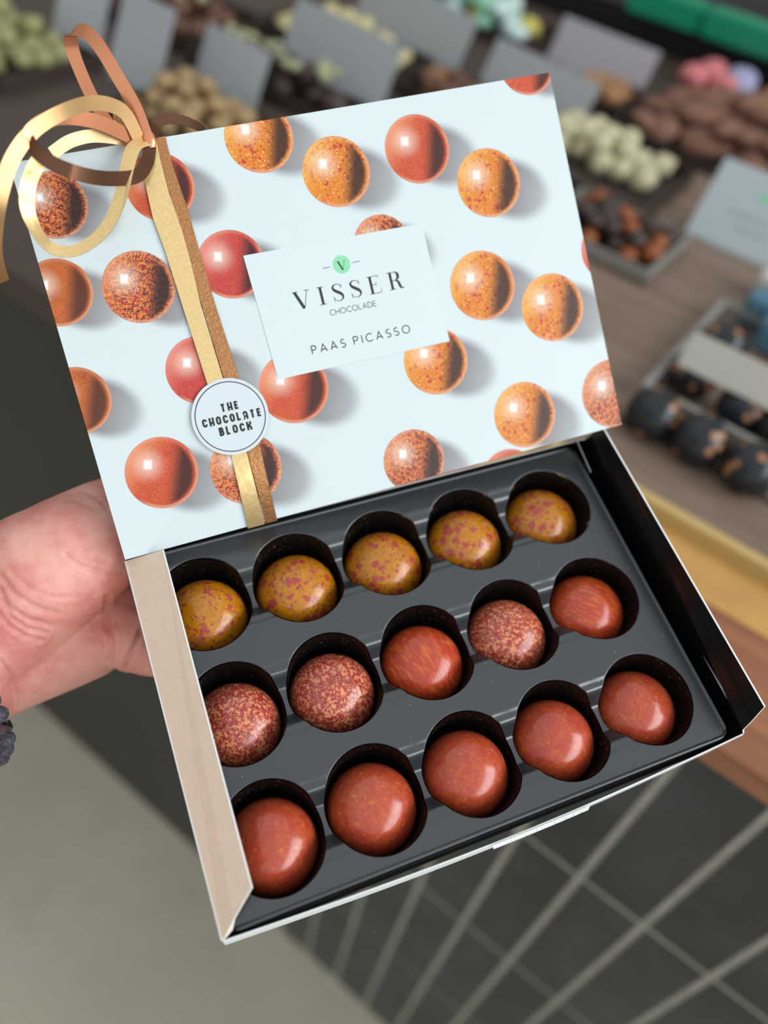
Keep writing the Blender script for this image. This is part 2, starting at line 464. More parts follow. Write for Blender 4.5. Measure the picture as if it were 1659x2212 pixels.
def print_mat(name, base, dark, light, spots):
    # ink of one printed chocolate: UV runs over the unit disc of the picture
    t = NT(name)
    uvn = t.n('ShaderNodeTexCoord'); sep = t.n('ShaderNodeSeparateXYZ'); t.l(uvn.outputs['UV'], sep.inputs[0])
    x, y = sep.outputs[0], sep.outputs[1]
    co = uvn.outputs['Object']
    r2 = t.math('ADD', t.math('MULTIPLY', x, x), t.math('MULTIPLY', y, y))
    r = t.math('SQRT', r2)
    dotl = t.math('ADD', t.math('MULTIPLY', x, .86), t.math('MULTIPLY', y, -.10))
    c = srgb(*base)
    for col, kind, scale, lo, hi, st in spots:
        if kind == 'n': f = t.sstep(t.noise(co, scale, 4, .65), lo, hi)
        else:
            v = t.voro(co, scale); s2 = t.n('ShaderNodeSeparateColor'); t.l(v.outputs['Color'], s2.inputs[0])
            f = t.sstep(t.math('SUBTRACT', t.math('MULTIPLY', t.math('POWER', s2.outputs[0], 1.1), hi), v.outputs['Distance']), 0, .06)
        c = t.mix(t.math('MULTIPLY', f, st), c, srgb(*col))
    # printed dark side, lit side, rim and window glint
    dk = t.math('MULTIPLY', t.sstep(dotl, .08, .50), t.sstep(t.math('ADD', r, t.math('MULTIPLY', x, .10)), 1.03, .86))
    c = t.mix(t.math('MULTIPLY', dk, .95), c, srgb(*dark))
    lt = t.sstep(t.math('ADD', dotl, t.math('MULTIPLY', y, -.35)), -.15, -.95)
    c = t.mix(t.math('MULTIPLY', lt, .45), c, srgb(*light))
    rim = t.math('MULTIPLY', t.sstep(r, .89, .95), t.sstep(t.math('SUBTRACT', x, t.math('MULTIPLY', y, .9)), -.1, .6))
    c = t.mix(t.math('MULTIPLY', rim, .55), c, srgb(226, 170, 140))
    up = t.math('MULTIPLY', t.sstep(r, .86, .97), t.sstep(t.math('ADD', t.math('MULTIPLY', x, -.5), y), .1, .9))
    c = t.mix(t.math('MULTIPLY', up, .18), c, srgb(236, 196, 176))
    gx, gy = t.math('ADD', x, .38), t.math('SUBTRACT', y, .22)
    gd = t.math('SQRT', t.math('ADD', t.math('MULTIPLY', gx, gx), t.math('MULTIPLY', gy, gy)))
    c = t.mix(t.math('MULTIPLY', t.sstep(gd, .60, .0), .50), c, srgb(255, 236, 216))
    gm = t.math('MAXIMUM', t.math('ABSOLUTE', gx), t.math('MULTIPLY', t.math('ABSOLUTE', gy), .85))
    c = t.mix(t.sstep(gm, .155, .03), c, srgb(255, 255, 252))
    t.p(col=c, rough=.42)
    return t.m
PM = {
    'O': print_mat('print_orange', (214, 122, 34), (48, 24, 16), (250, 196, 90), [((232, 146, 46), 'n', 1100, .48, .6, .7), ((186, 52, 50), 'b', 470, 0, .50, .95), ((188, 60, 48), 'b', 800, 0, .50, .85), ((248, 184, 100), 'b', 1000, 0, .46, .8)]),
    'D': print_mat('print_dark_copper', (132, 44, 40), (40, 22, 22), (240, 160, 110), [((226, 120, 54), 'n', 760, .47, .52, .95), ((196, 56, 62), 'b', 520, 0, .45, .8), ((56, 26, 26), 'n', 850, .56, .62, .8), ((250, 190, 120), 'n', 1500, .57, .62, .85)]),
    'R': print_mat('print_red', (186, 56, 48), (54, 18, 18), (244, 150, 130), [((222, 92, 74), 'n', 1900, .50, .62, .7), ((236, 140, 100), 'n', 2600, .60, .68, .6)]),
    'F': print_mat('print_orange_red', (194, 72, 40), (54, 20, 16), (246, 170, 120), [((226, 110, 64), 'n', 1900, .50, .62, .7), ((176, 50, 40), 'n', 260, .5, .7, .6), ((240, 160, 90), 'n', 2600, .60, .68, .6)]),
    'B': print_mat('print_brown', (184, 92, 38), (84, 40, 26), (214, 120, 70), [((200, 112, 44), 'n', 1500, .48, .62, .7), ((190, 60, 50), 'b', 380, 0, .30, .8), ((220, 134, 60), 'n', 2600, .58, .66, .7), ((150, 64, 34), 'n', 180, .5, .7, .6)]),
}
t = NT('print_shadow'); uvn = t.n('ShaderNodeTexCoord'); ln = t.n('ShaderNodeVectorMath', operation='LENGTH'); t.l(uvn.outputs['UV'], ln.inputs[0])
sp_ = t.n('ShaderNodeSeparateXYZ'); t.l(uvn.outputs['UV'], sp_.inputs[0])
f = t.math('MULTIPLY', t.sstep(ln.outputs['Value'], 1.0, .62), t.sstep(sp_.outputs[0], 1.1, -.2, .55, 1.0))
t.p(col=t.mix(f, srgb(210, 222, 223), srgb(136, 132, 134)), rough=.42); PSH = t.m
BALLS = [(116, 443, 75, 'D'), (347, 404, 74, 'F'), (560, 297, 74, 'O'), (727, 371, 72.5, 'O'), (902, 322, 69, 'F'), (1056, 395, 67.5, 'O'),
         (1137, 140, 58, 'F'), (126, 632, 76, 'B'), (300, 620, 79, 'D'), (500, 571, 73, 'R'), (826, 527, 60, 'D'), (1043, 617, 69, 'O'),
         (1194, 664, 66, 'O'), (1317, 540, 60, 'R'), (433, 800, 74, 'R'), (635, 838, 75, 'F'), (942, 780, 68, 'O'), (1134, 896, 65, 'O'),
         (1325, 850, 66, 'D'), (350, 1021, 79, 'F'), (532, 1012, 77, 'D'), (895, 996, 65, 'D'), (1103, 1037, 62, 'R'), (166, 866, 76, 'B')]
def clip_poly(poly):                                          # polygon of (x, y, u, v) against the lid's rectangle
    for ax, sgn, lim in ((0, 1, LX), (0, -1, LX), (1, 1, LY), (1, -1, LY)):
        out = []
        for i in range(len(poly)):
            p, q = poly[i], poly[(i + 1) % len(poly)]
            ip, iq = sgn * p[ax] <= lim, sgn * q[ax] <= lim
            if ip: out.append(p)
            if ip != iq:
                u = (sgn * lim - p[ax]) / (q[ax] - p[ax]); out.append(tuple(a + (c_ - a) * u for a, c_ in zip(p, q)))
        poly = out
        if not poly: return poly
    return poly
vs, fs, uvs, fm = [], [], [], []
def decal(cx_, cy_, ax, ay, rot, z, mi, uvrot=0.0, n=64):
    poly = []
    for i in range(n):
        a = 2 * math.pi * i / n; u_, v_ = math.cos(a), math.sin(a)
        ex, ey = ax * u_, ay * v_
        ur, vr = u_ * math.cos(uvrot) - v_ * math.sin(uvrot), u_ * math.sin(uvrot) + v_ * math.cos(uvrot)
        poly.append((cx_ + ex * math.cos(rot) - ey * math.sin(rot), cy_ + ex * math.sin(rot) + ey * math.cos(rot), ur, vr))
    poly = clip_poly(poly)
    if len(poly) < 3: return
    b0 = len(vs); vs.extend((p[0], p[1], z) for p in poly)
    fs.append(list(range(b0, b0 + len(poly)))); uvs.append([(p[2], p[3]) for p in poly]); fm.append(mi)
keys = list(PM)
for i, (px, py, rr, k) in enumerate(BALLS):
    c0 = lidp(px, py); rx = (lidp(px + rr, py) - c0).length
    sd = lidp(px + rr * .74, py + rr * .20) - c0; a = math.atan2(sd.y, sd.x)
    decal(c0.x + sd.x, c0.y + sd.y, rx * 1.42, rx * 1.04, a, .00003 + i * .0000005, 0)
for i, (px, py, rr, k) in enumerate(BALLS):
    c0 = lidp(px, py); rx = (lidp(px + rr, py) - c0).length
    ux = lidp(px + rr, py) - c0
    decal(c0.x, c0.y, rx, rx, math.atan2(ux.y, ux.x), .00006 + i * .0000005, 1 + keys.index(k))
me = mesh_from('printed_cover', vs, fs, [PSH] + [PM[k] for k in keys], fm, False, uvs)
put('printed_cover', me, lid)

# ------------------------------------------------------------------ lettering drawn as pen strokes
M_ink = plain('dark_ink', (44, 40, 50), .5)
def arc(cx_, cy_, rx, ry, a0, a1, n=18):
    return [(cx_ + rx * math.cos(math.radians(a0 + (a1 - a0) * i / n)), cy_ + ry * math.sin(math.radians(a0 + (a1 - a0) * i / n))) for i in range(n + 1)]
MONO = {                                                       # letter: (advance width, strokes)
    'P': (.60, [[(0, 0), (0, 1)], [(0, 1), (.32, 1)] + arc(.32, .74, .27, .26, 90, -90) + [(0, .48)]]),
    'A': (.84, [[(0, 0), (.42, 1), (.84, 0)], [(.13, .30), (.71, .30)]]),
    'S': (.58, [arc(.29, .75, .26, .25, 40, 270)[:-1] + arc(.29, .25, .29, .25, 90, -145)]),
    'I': (.0, [[(0, 0), (0, 1)]]),
    'C': (.86, [arc(.5, .5, .5, .5, 45, 315)]),
    'O': (1.0, [arc(.5, .5, .5, .5, 0, 360, 32)]),
    'H': (.72, [[(0, 0), (0, 1)], [(.72, 0), (.72, 1)], [(0, .5), (.72, .5)]]),
    'L': (.52, [[(0, 1), (0, 0), (.52, 0)]]),
    'D': (.80, [[(0, 0), (0, 1)], [(0, 1), (.32, 1)] + arc(.32, .5, .48, .5, 90, -90) + [(0, 0)]]),
    'E': (.56, [[(.56, 1), (0, 1), (0, 0), (.56, 0)], [(0, .5), (.5, .5)]]),
    'V': (.84, [[(0, 1), (.42, 0), (.84, 1)]]),
}
BLK = {                                                        # heavy rounded block letters
    'T': (.62, [[(0, .88), (.62, .88)], [(.31, .88), (.31, 0)]]),
    'H': (.56, [[(0, 0), (0, 1)], [(.56, 0), (.56, 1)], [(0, .38), (.56, .38)]]),
    'E': (.50, [[(.5, .88), (0, .88), (0, .12), (.5, .12)], [(0, .5), (.44, .5)]]),
    'C': (.54, [[(.54, .66)] + arc(.27, .67, .27, .21, 0, 180, 8) + arc(.27, .33, .27, .21, 180, 360, 8) + [(.54, .36)]]),
    'O': (.56, [arc(.28, .66, .28, .22, 0, 180, 8) + arc(.28, .34, .28, .22, 180, 360, 8) + [(.56, .66)]]),
    'L': (.46, [[(0, 1), (0, .12), (.46, .12)]]),
    'A': (.56, [[(0, 0), (0, .66)] + arc(.28, .64, .28, .24, 180, 0, 8) + [(.56, 0)], [(0, .36), (.56, .36)]]),
    'B': (.52, [[(0, 0), (0, 1)], [(0, .88), (.28, .88)] + arc(.28, .70, .20, .18, 90, -90, 6) + [(0, .52)], [(.28, .52)] + arc(.28, .32, .24, .20, 90, -90, 6) + [(0, .12)]]),
    'K': (.54, [[(0, 0), (0, 1)], [(.54, 1), (.54, .72), (.06, .46)], [(.06, .5), (.54, .34), (.54, 0)]]),
}
TK, TN = .17, .034
DIDO = {                                                       # strokes carry (x, y, pen width)
    'V': (1.0, [[(.15, 1, TK), (.52, 0.02, TK)], [(.88, 1, TN), (.54, 0, TN)], [(0, .99, TN), (.34, .99, TN)], [(.72, .99, TN), (1.02, .99, TN)]]),
    'I': (.40, [[(.2, 0, TK * .9), (.2, 1, TK * .9)], [(0, .01, TN), (.4, .01, TN)], [(0, .99, TN), (.4, .99, TN)]]),
    'S': (.62, [[(.57, .72, .02), (.55, .84, .03), (.46, .94, .03), (.32, .985, .035), (.17, .95, .06), (.08, .86, .10), (.08, .75, .13), (.16, .64, .16), (.32, .53, .17), (.48, .42, .17), (.57, .31, .13), (.58, .19, .10), (.50, .08, .06), (.35, .015, .035), (.19, .04, .03), (.09, .13, .03), (.05, .28, .02)],
                [(.575, .70, .016), (.575, .97, .03)], [(.04, .02, .03), (.04, .31, .016)]]),
    'E': (.78, [[(.2, 0, TK * .9), (.2, 1, TK * .9)], [(0, .01, TN), (.74, .01, TN)], [(0, .99, TN), (.70, .99, TN)], [(.2, .51, TN), (.5, .51, TN)],
                [(.50, .38, .02), (.50, .64, .02)], [(.69, .99, .03), (.70, .76, .01)], [(.73, .01, .03), (.76, .28, .01)]]),
    'R': (.92, [[(.2, 0, TK * .9), (.2, 1, TK * .9)], [(0, .01, TN), (.4, .01, TN)], [(0, .99, TN), (.42, .99, TN), (.54, .97, .06), (.64, .88, .14), (.66, .75, TK), (.62, .61, .14), (.52, .53, .06), (.40, .505, TN), (.2, .505, TN)],
                [(.42, .5, .03), (.56, .46, .09), (.63, .36, .15), (.66, .20, .16), (.71, .06, .13), (.80, .01, .06), (.92, .06, .02)]]),
}
def pen(mb_, pts, z, width=None, square=0.0):
    P = [Vector((p[0], p[1])) for p in pts]; W = [(p[2] if len(p) > 2 else width) for p in pts]
    closed = (P[0] - P[-1]).length < 1e-6 and len(P) > 3
    if closed: P = P[:-1]; W = W[:-1]
    n = len(P)
    if square and not closed:
        P[0] = P[0] - (P[1] - P[0]).normalized() * square; P[-1] = P[-1] + (P[-1] - P[-2]).normalized() * square
    L_, R_ = [], []
    for i in range(n):
        a = P[i - 1] if (i > 0 or closed) else None; c_ = P[(i + 1) % n] if (i < n - 1 or closed) else None
        d1 = (P[i] - a).normalized() if a is not None else None; d2 = (c_ - P[i]).normalized() if c_ is not None else None
        if d1 is None: d1 = d2
        if d2 is None: d2 = d1
        m = d1 + d2
        if m.length < 1e-6: m = d1
        m.normalize(); nn = Vector((-m.y, m.x)); k = max(.45, nn.dot(Vector((-d1.y, d1.x))))
        o = nn * (W[i] / 2 / k); L_.append(P[i] + o); R_.append(P[i] - o)
    fs_ = [(i, n + i, n + (i + 1) % n, (i + 1) % n) for i in range(n if closed else n - 1)]
    mb_.add([(p.x, p.y, z) for p in L_ + R_], fs_)
def text_width(s_, font, gap): return sum(font[c_][0] + gap for c_ in s_ if c_ != ' ') - gap + .62 * s_.count(' ')
def write(mb_, s_, font, o, xdir, cap, z, width, gap, square=0.0, total=None, xs=1.0):
    # o = lower left corner, total = wanted overall width
    if total is not None:
        k = len(s_) - 1
        gap = (total / cap - text_width(s_, font, 0) * xs) / k if ' ' not in s_ else (total / cap - text_width(s_, font, 0) * xs) / (k - 1)
    xd = Vector((xdir[0], xdir[1])).normalized(); yd = Vector((-xd.y, xd.x)); x = 0
    for c_ in s_:
        if c_ == ' ': x += .62 * xs; continue
        adv, strokes = font[c_]
        for st in strokes:
            pts = []
            for p in st:
                q = Vector((o[0], o[1])) + xd * ((x + p[0] * xs) * cap) + yd * (p[1] * cap)
                pts.append((q.x, q.y, (p[2] * cap if len(p) > 2 else width * cap)))
            pen(mb_, pts, z, None, square * cap)
        x += adv * xs + gap
card = [lidp(525.4, 552.7), lidp(910.5, 483), lidp(971, 737), lidp(601, 820)]
mb_ = MB(); mb_.prism([(p.x, p.y, .00010) for p in card], (0, 0, .00012)); name_card = mb_.build('name_card', plain('name_card_paper', (212, 224, 225), .42), lid)
zt_ = .00026
def dirof(a, c_): return (c_.x - a.x, c_.y - a.y)
mb_ = MB()
a, c_ = lidp(639, 671), lidp(874, 621); up = lidp(627, 636) - a
xd = Vector(dirof(a, c_)).normalized(); capv = abs(Vector((up.x, up.y)).dot(Vector((-xd.y, xd.x))))
write(mb_, 'VISSER', DIDO, a, xd, capv * 1.06, zt_, 0, 0, 0, total=(c_ - a).length)
a, c_ = lidp(714, 682), lidp(813, 661)
write(mb_, 'CHOCOLADE', MONO, a, dirof(a, c_), (lidp(713, 670.5) - a).length, zt_, .115, 0, 0, total=(c_ - a).length)
a, c_ = lidp(675.5, 765), lidp(886, 718)
write(mb_, 'PAAS PICASSO', MONO, a, dirof(a, c_), (lidp(671, 748.5) - a).length, zt_, .13, 0, 0, total=(c_ - a).length)
for p, q in (((696, 580.5), (712, 577)), ((761, 567.5), (777, 564))):
    a, c_ = lidp(*p), lidp(*q); pen(mb_, [(a.x, a.y), (c_.x, c_.y)], zt_, .00022)
mb_.build('lettering', M_ink, name_card, fix=False)
c0 = lidp(737.5, 571.5); rr = (lidp(756.5, 571.5) - c0).length
mb_ = MB(); mb_.add([(c0.x + rr * math.cos(math.radians(7.5 * i)), c0.y + rr * math.sin(math.radians(7.5 * i)), .00024) for i in range(48)], [list(range(48))])
mb_.build('emblem_disc', plain('mint_ink', (142, 214, 168), .5), name_card, fix=False)
mb_ = MB(); a = lidp(731, 585.5)
write(mb_, 'V', DIDO, a, xd, .0034, .00028, 0, 0); mb_.build('emblem_letter', M_ink, name_card, fix=False)

# ------------------------------------------------------------------ round sticker over the ribbon
ZS = .00125
c0 = lidp(498, 900, ZS); rr = (lidp(498 + 83, 900, ZS) - c0).length
mb_ = MB(); n = 72
ring_ = [(c0.x + rr * math.cos(2 * math.pi * i / n), c0.y + rr * math.sin(2 * math.pi * i / n)) for i in range(n)]
mb_.prism([(x, y, ZS) for x, y in ring_], (0, 0, -.00012))
t = NT('sticker_paper'); t.p(col=srgb(216, 226, 229), rough=.4, alpha=.92); sticker = mb_.build('round_sticker', t.m, lid)
sticker['label'] = 'round white sticker with a thin dark ring'
mb_ = MB(); pen(mb_, [(c0.x + rr * .905 * math.cos(2 * math.pi * i / n), c0.y + rr * .905 * math.sin(2 * math.pi * i / n)) for i in range(n + 1)], ZS + .00004, .00034)
mb_.build('ring', M_ink, sticker, fix=False)
mb_ = MB(); M_blk = plain('black_ink', (38, 36, 36), .5)
for s_, p, q, hh in (('THE', (477.6, 891), (518, 882.5), 17.8), ('CHOCOLATE', (439, 925), (567, 898), 18.2), ('BLOCK', (475.5, 943), (546, 927.5), 18.6)):
    a, c_ = lidp(*p, ZS), lidp(*q, ZS); k = (lidp(500, 900 + hh, ZS) - lidp(500, 900, ZS)).length
    write(mb_, s_, BLK, (a.x + .0004, a.y), dirof(a, c_), k, ZS + .00005, .235, .34, 0, total=(c_ - a).length - .0008, xs=.66)
mb_.build('lettering', M_blk, sticker, fix=False)

# ------------------------------------------------------------------ gold and copper gift ribbon
def foil(name, rgb, rough, bump=.25, scale=900, grain=.0, metal=.8):
    t = NT(name); co = t.objco(); f = t.noise(co, scale, 3, .6)
    t.p(col=t.mix(t.sstep(f, .3, .7), srgb(*[v * (1 - grain) for v in rgb]), srgb(*rgb)), rough=rough, metal=metal); t.bump(t.noise(co, scale * .35, 2, .5), bump, .0004)
    return t.m
F_gold = foil('gold_foil', (250, 216, 152), .30, .45, 900, .05, .6)
F_pale = foil('pale_gold_foil', (246, 214, 164), .30, .05)
F_copper = foil('copper_foil', (238, 158, 118), .28, .05)
F_glit = foil('copper_glitter_foil', (204, 144, 92), .40, .7, 2600, .22, .6)
F_tan = foil('tan_gold_foil', (204, 164, 114), .36, .05)
F_brown = foil('dark_bronze_foil', (118, 82, 62), .26, .05)
rib = empty('gift_ribbon', ML, 'gold and copper curling ribbon tied round the lid with loops above its corner', 'ribbon')
def LPt(px, py, h): return lidp(px, py, h)
def strip(name, left, right, h, mats, label=None, wrap=True):
    # a band lying on the lid, wrapped over the bottom and top edges; left/right are pixel polylines on the lid face
    L_ = [LPt(x, y, h) for x, y in left]; R_ = [LPt(x, y, h) for x, y in right]
    if wrap:
        for Q in (L_, R_):
            e = Q[-1].copy(); d = (Q[-1] - Q[-2]).normalized()
            e = e + d * ((-LY - .0006 - e.y) / d.y)
            Q[-1] = e; Q.append(e + Vector((d.x * .0004, -.0003, -.0012))); Q.append(e + Vector((0, -.0002, -.0068)))
    mb_ = MB(); n = len(L_)
    mb_.add(L_ + R_, [(i, n + i, n + i + 1, i + 1) for i in range(n - 1)], 0, True)
    th_ = Vector((0, .0001, -.00012))
    mb_.add([p + th_ for p in L_ + R_], [(i + 1, n + i + 1, n + i, i) for i in range(n - 1)], 1, True)
    o = mb_.build(name, mats, rib, fix=False)
    if label: o['label'] = label
    return o
strip('band', [(322, 300), (311, 345), (311, 385), (330, 470), (356, 540), (394, 660), (446, 823), (500, 985), (536, 1140)],
      [(337, 298), (346, 345), (366, 420), (394, 500), (413, 570), (434, 660), (482, 818), (534, 981), (572, 1131)], .0009, [F_gold, F_brown], 'gold foil ribbon band')
strip('band', [(331, 299), (353, 370), (384, 480), (407, 560), (436, 660), (484, 818), (536, 981), (575, 1131)],
      [(357, 294), (372, 355), (405, 450), (432, 545), (466, 660), (514, 808), (562, 968), (599, 1124)], .00055, [F_glit, F_brown], 'glittery copper ribbon band')
def spline(P, n=12):
    out = []
    for i in range(len(P) - 1):
        p0, p1, p2, p3 = P[max(i - 1, 0)], P[i], P[i + 1], P[min(i + 2, len(P) - 1)]
        for k in range(n):
            t_ = k / n
            out.append(.5 * ((2 * p1) + (p2 - p0) * t_ + (2 * p0 - 5 * p1 + 4 * p2 - p3) * t_ ** 2 + (3 * p1 - p0 - 3 * p2 + p3) * t_ ** 3))
    out.append(P[-1]); return out
def loop(pts, width, mats, axis=(0, 0, 1), name='loop', label=None, twist=None):
    # pts: (pixel x, pixel y, height above the lid plane in mm); the strip's width runs along 'axis' made square to the path
    P = spline([LPt(x, y, h / 1000) for x, y, h in pts]); n = len(P)
    A_, B_, N_ = [], [], []
    for i, p in enumerate(P):
        d = (P[min(i + 1, n - 1)] - P[max(i - 1, 0)]).normalized()
        if twist:
            u = i / (n - 1) * (len(twist) - 1); k = min(int(u), len(twist) - 2); ax = Vector(twist[k]).lerp(Vector(twist[k + 1]), u - k)
        else: ax = Vector(axis)
        ax = (ax - d * ax.dot(d)).normalized()
        A_.append(p + ax * width / 2); B_.append(p - ax * width / 2); N_.append(d.cross(ax))
    mb_ = MB()
    mb_.add(A_ + B_, [(i, n + i, n + i + 1, i + 1) for i in range(n - 1)], 0, True)
    off = [x * .00014 for x in N_]
    mb_.add([p + o for p, o in zip(A_ + B_, off + off)], [(i + 1, n + i + 1, n + i, i) for i in range(n - 1)], 1, True)
    o = mb_.build(name, mats, rib, fix=False)
    if label: o['label'] = label
    return o
FX = (1, 0, .35)
W_ = .0046
loop([(318, 300, 2), (292, 232, 6), (254, 165, 9), (218, 105, 10), (190, 72, 8), (168, 64, 4), (153, 74, 0), (158, 112, -4), (185, 180, -7), (212, 232, -8), (240, 272, -6), (285, 300, -2)],
     W_, [F_copper, F_copper], label='tall copper loop', axis=(.80, .42, .45))
loop([(300, 300, 3), (272, 247, 8), (236, 226, 12), (190, 224, 16), (130, 245, 22), (72, 282, 26), (28, 340, 28), (4, 410, 28), (-8, 480, 24), (-10, 550, 14), (6, 610, 2)],
     W_, [F_tan, F_tan], label='wide gold loop', twist=[(.3, 1, .4), (.2, 1, .5), (.1, 1, .6), (-.1, 1, .6), (-.5, .85, .6), (-.8, .55, .5), (-1, .2, .4), (-1, 0, .4), (-1, -.2, .4)])
loop([(288, 300, 3), (250, 280, 8), (205, 262, 13), (150, 253, 18), (105, 258, 23), (72, 280, 26), (60, 300, 27)],
     W_, [F_copper, F_brown], label='copper loop', twist=[(0, 1, .5), (0, 1, .6), (0, 1, .6), (-.1, 1, .6), (-.4, .9, .6), (-.8, .6, .6)])
loop([(62, 302, 26), (78, 325, 27), (112, 352, 27), (160, 372, 26), (205, 383, 22), (250, 386, 16), (295, 380, 9), (318, 350, 5), (324, 305, 2.5)],
     W_, [F_brown, F_brown], label='dark bronze loop', twist=[(.8, .6, .4), (.5, 1, .5), (.2, 1, .5), (0, 1, .5), (0, 1, .5), (-.2, 1, .5), (-.6, .8, .5), (-1, .2, .4)])
loop([(320, 303, 2.5), (290, 318, 6), (274, 365, 10), (262, 420, 13), (240, 475, 15), (205, 518, 17), (160, 542, 19), (115, 538, 20), (82, 505, 21), (60, 455, 22), (60, 405, 22), (74, 365, 23), (92, 335, 24)],
     W_ * 1.05, [F_pale, F_gold], label='round gold loop hanging over the lid corner', twist=[(.5, -.85, .2), (.9, -.45, .2), (.97, -.2, .3), (.93, -.35, .4), (.8, -.6, .4), (.2, -1, .4), (-.3, -1, .4), (-.9, -.5, .4), (-1, 0, .3), (-.9, .4, .3)])
loop([(278, 304, 1), (238, 296, 4), (195, 294, 7), (150, 306, 9), (112, 332, 10)], W_ * .9, [F_pale, F_copper], label='small gold loop', axis=(.1, 1, .5))
loop([(335, 296, 1), (338, 268, -1), (360, 257, -3), (395, 260, -5), (425, 272, -7), (442, 285, -9)], W_ * .85, [F_brown, F_brown], label='short dark bronze tail', axis=(.1, 1, -.2), name='tail')
loop([(262, 302, -2), (246, 282, -4), (246, 262, -6), (262, 256, -7), (280, 272, -5)], W_ * 1.3, [F_pale, F_pale], label='pale inner loop', axis=(.2, .6, .6))
mb_ = MB()
k0 = LPt(322, 303, .0022)
vs = []; n = 14
for i in range(n):
    a = 2 * math.pi * i / n
    for s_ in (-1, -.6, 0, .6, 1):
        q = 1 - .35 * abs(s_) ** 2
        vs.append((k0.x + .0026 * math.cos(a) * q, k0.y + .0028 * s_, k0.z + .0016 * math.sin(a) * q))
fs = [(i * 5 + m, i * 5 + m + 1, ((i + 1) % n) * 5 + m + 1, ((i + 1) % n) * 5 + m) for i in range(n) for m in range(4)]
mb_.add(vs, fs, 0, True); mb_.build('knot', F_copper, rib)
# ------------------------------------------------------------------ the hand that holds the box
t = NT('skin'); co = t.objco()
f1 = t.noise(co, 55, 4, .6); f2 = t.noise(co, 210, 4, .6); f3 = t.noise(co, 1300, 3, .6)
c = t.mix(t.sstep(f1, .35, .68), srgb(230, 168, 154), srgb(216, 136, 126))
c = t.mix(t.sstep(f2, .5, .75, 0, .35), c, srgb(232, 184, 164))
t.p(col=c, rough=.46, spec=.45, sss=.12); t.b.inputs['Subsurface Radius'].default_value = (.006, .002, .0012); t.b.inputs['Subsurface Scale'].default_value = 1.0
mp = t.n('ShaderNodeMapping'); mp.inputs['Scale'].default_value = (1, 2.4, 1); mp.inputs['Rotation'].default_value = (0, 0, .7); t.l(co, mp.inputs[0])
hh = t.math('ADD', t.math('MULTIPLY', t.noise(mp.outputs[0], 420, 4, .65), .8), t.math('MULTIPLY', f3, .35))
t.bump(hh, .45, .0008); M_skin = t.m
CH = [  # chains of (pixel x, pixel y, distance, radius mm)
    [(-420, 2300, .20, 37), (-360, 1960, .235, 34), (-280, 1720, .272, 30), (-190, 1560, .304, 27.5), (-110, 1430, .322, 26.5), (0, 1330, .325, 26), (90, 1240, .322, 25.5), (150, 1205, .324, 24), (200, 1183, .326, 20.5), (226, 1172, .329, 18)],
    [(150, 1190, .326, 22), (215, 1130, .334, 17), (265, 1090, .345, 13), (330, 1050, .353, 11), (400, 1010, .358, 9.5), (440, 990, .361, 7.5)],
    [(-150, 1500, .312, 27), (-50, 1455, .328, 21), (50, 1428, .334, 18.5), (125, 1406, .337, 17), (190, 1388, .338, 15.2), (216, 1376, .338, 13.5)],
    [(110, 1330, .350, 19), (200, 1310, .352, 17), (250, 1330, .346, 13.5), (268, 1352, .344, 12)],
    [(215, 1240, .345, 13), (300, 1215, .352, 9.5), (420, 1190, .353, 8.6), (530, 1200, .352, 7.6), (590, 1215, .350, 6.6)],
    [(235, 1300, .343, 12), (320, 1295, .347, 9.5), (450, 1285, .346, 8.8), (570, 1300, .343, 7.8), (640, 1315, .341, 6.8)],
    [(250, 1350, .339, 12), (330, 1360, .340, 9.4), (450, 1365, .338, 8.6), (560, 1380, .335, 7.6), (620, 1392, .333, 6.6)],
    [(262, 1385, .335, 11), (318, 1412, .334, 9), (400, 1425, .331, 8.0), (480, 1440, .328, 7.0), (530, 1450, .326, 6.0)],
]
hb = bmesh.new()
for ch in CH:
    P = [(at(px, py, d), r / 1000) for px, py, d, r in ch]
    for i in range(len(P) - 1):
        L_ = (P[i + 1][0] - P[i][0]).length; k = max(2, int(L_ / (min(P[i][1], P[i + 1][1]) * .22)))
        for j in range(k + (i == len(P) - 2)):
            u = j / k; r = P[i][1] + (P[i + 1][1] - P[i][1]) * u
            bmesh.ops.create_icosphere(hb, subdivisions=3, radius=r, matrix=Matrix.Translation(P[i][0].lerp(P[i + 1][0], u)))
me = bpy.data.meshes.new('hand_cage'); hb.to_mesh(me); hb.free()
tmp = link(bpy.data.objects.new('hand_cage', me))
m = tmp.modifiers.new('r', 'REMESH'); m.mode = 'VOXEL'; m.voxel_size = .0011; m.use_smooth_shade = True
m = tmp.modifiers.new('s', 'SMOOTH'); m.factor = .5; m.iterations = 12
dg = bpy.context.evaluated_depsgraph_get(); dg.update()
hm = bpy.data.meshes.new_from_object(tmp.evaluated_get(dg))
bpy.data.objects.remove(tmp)
hm.name = 'person'
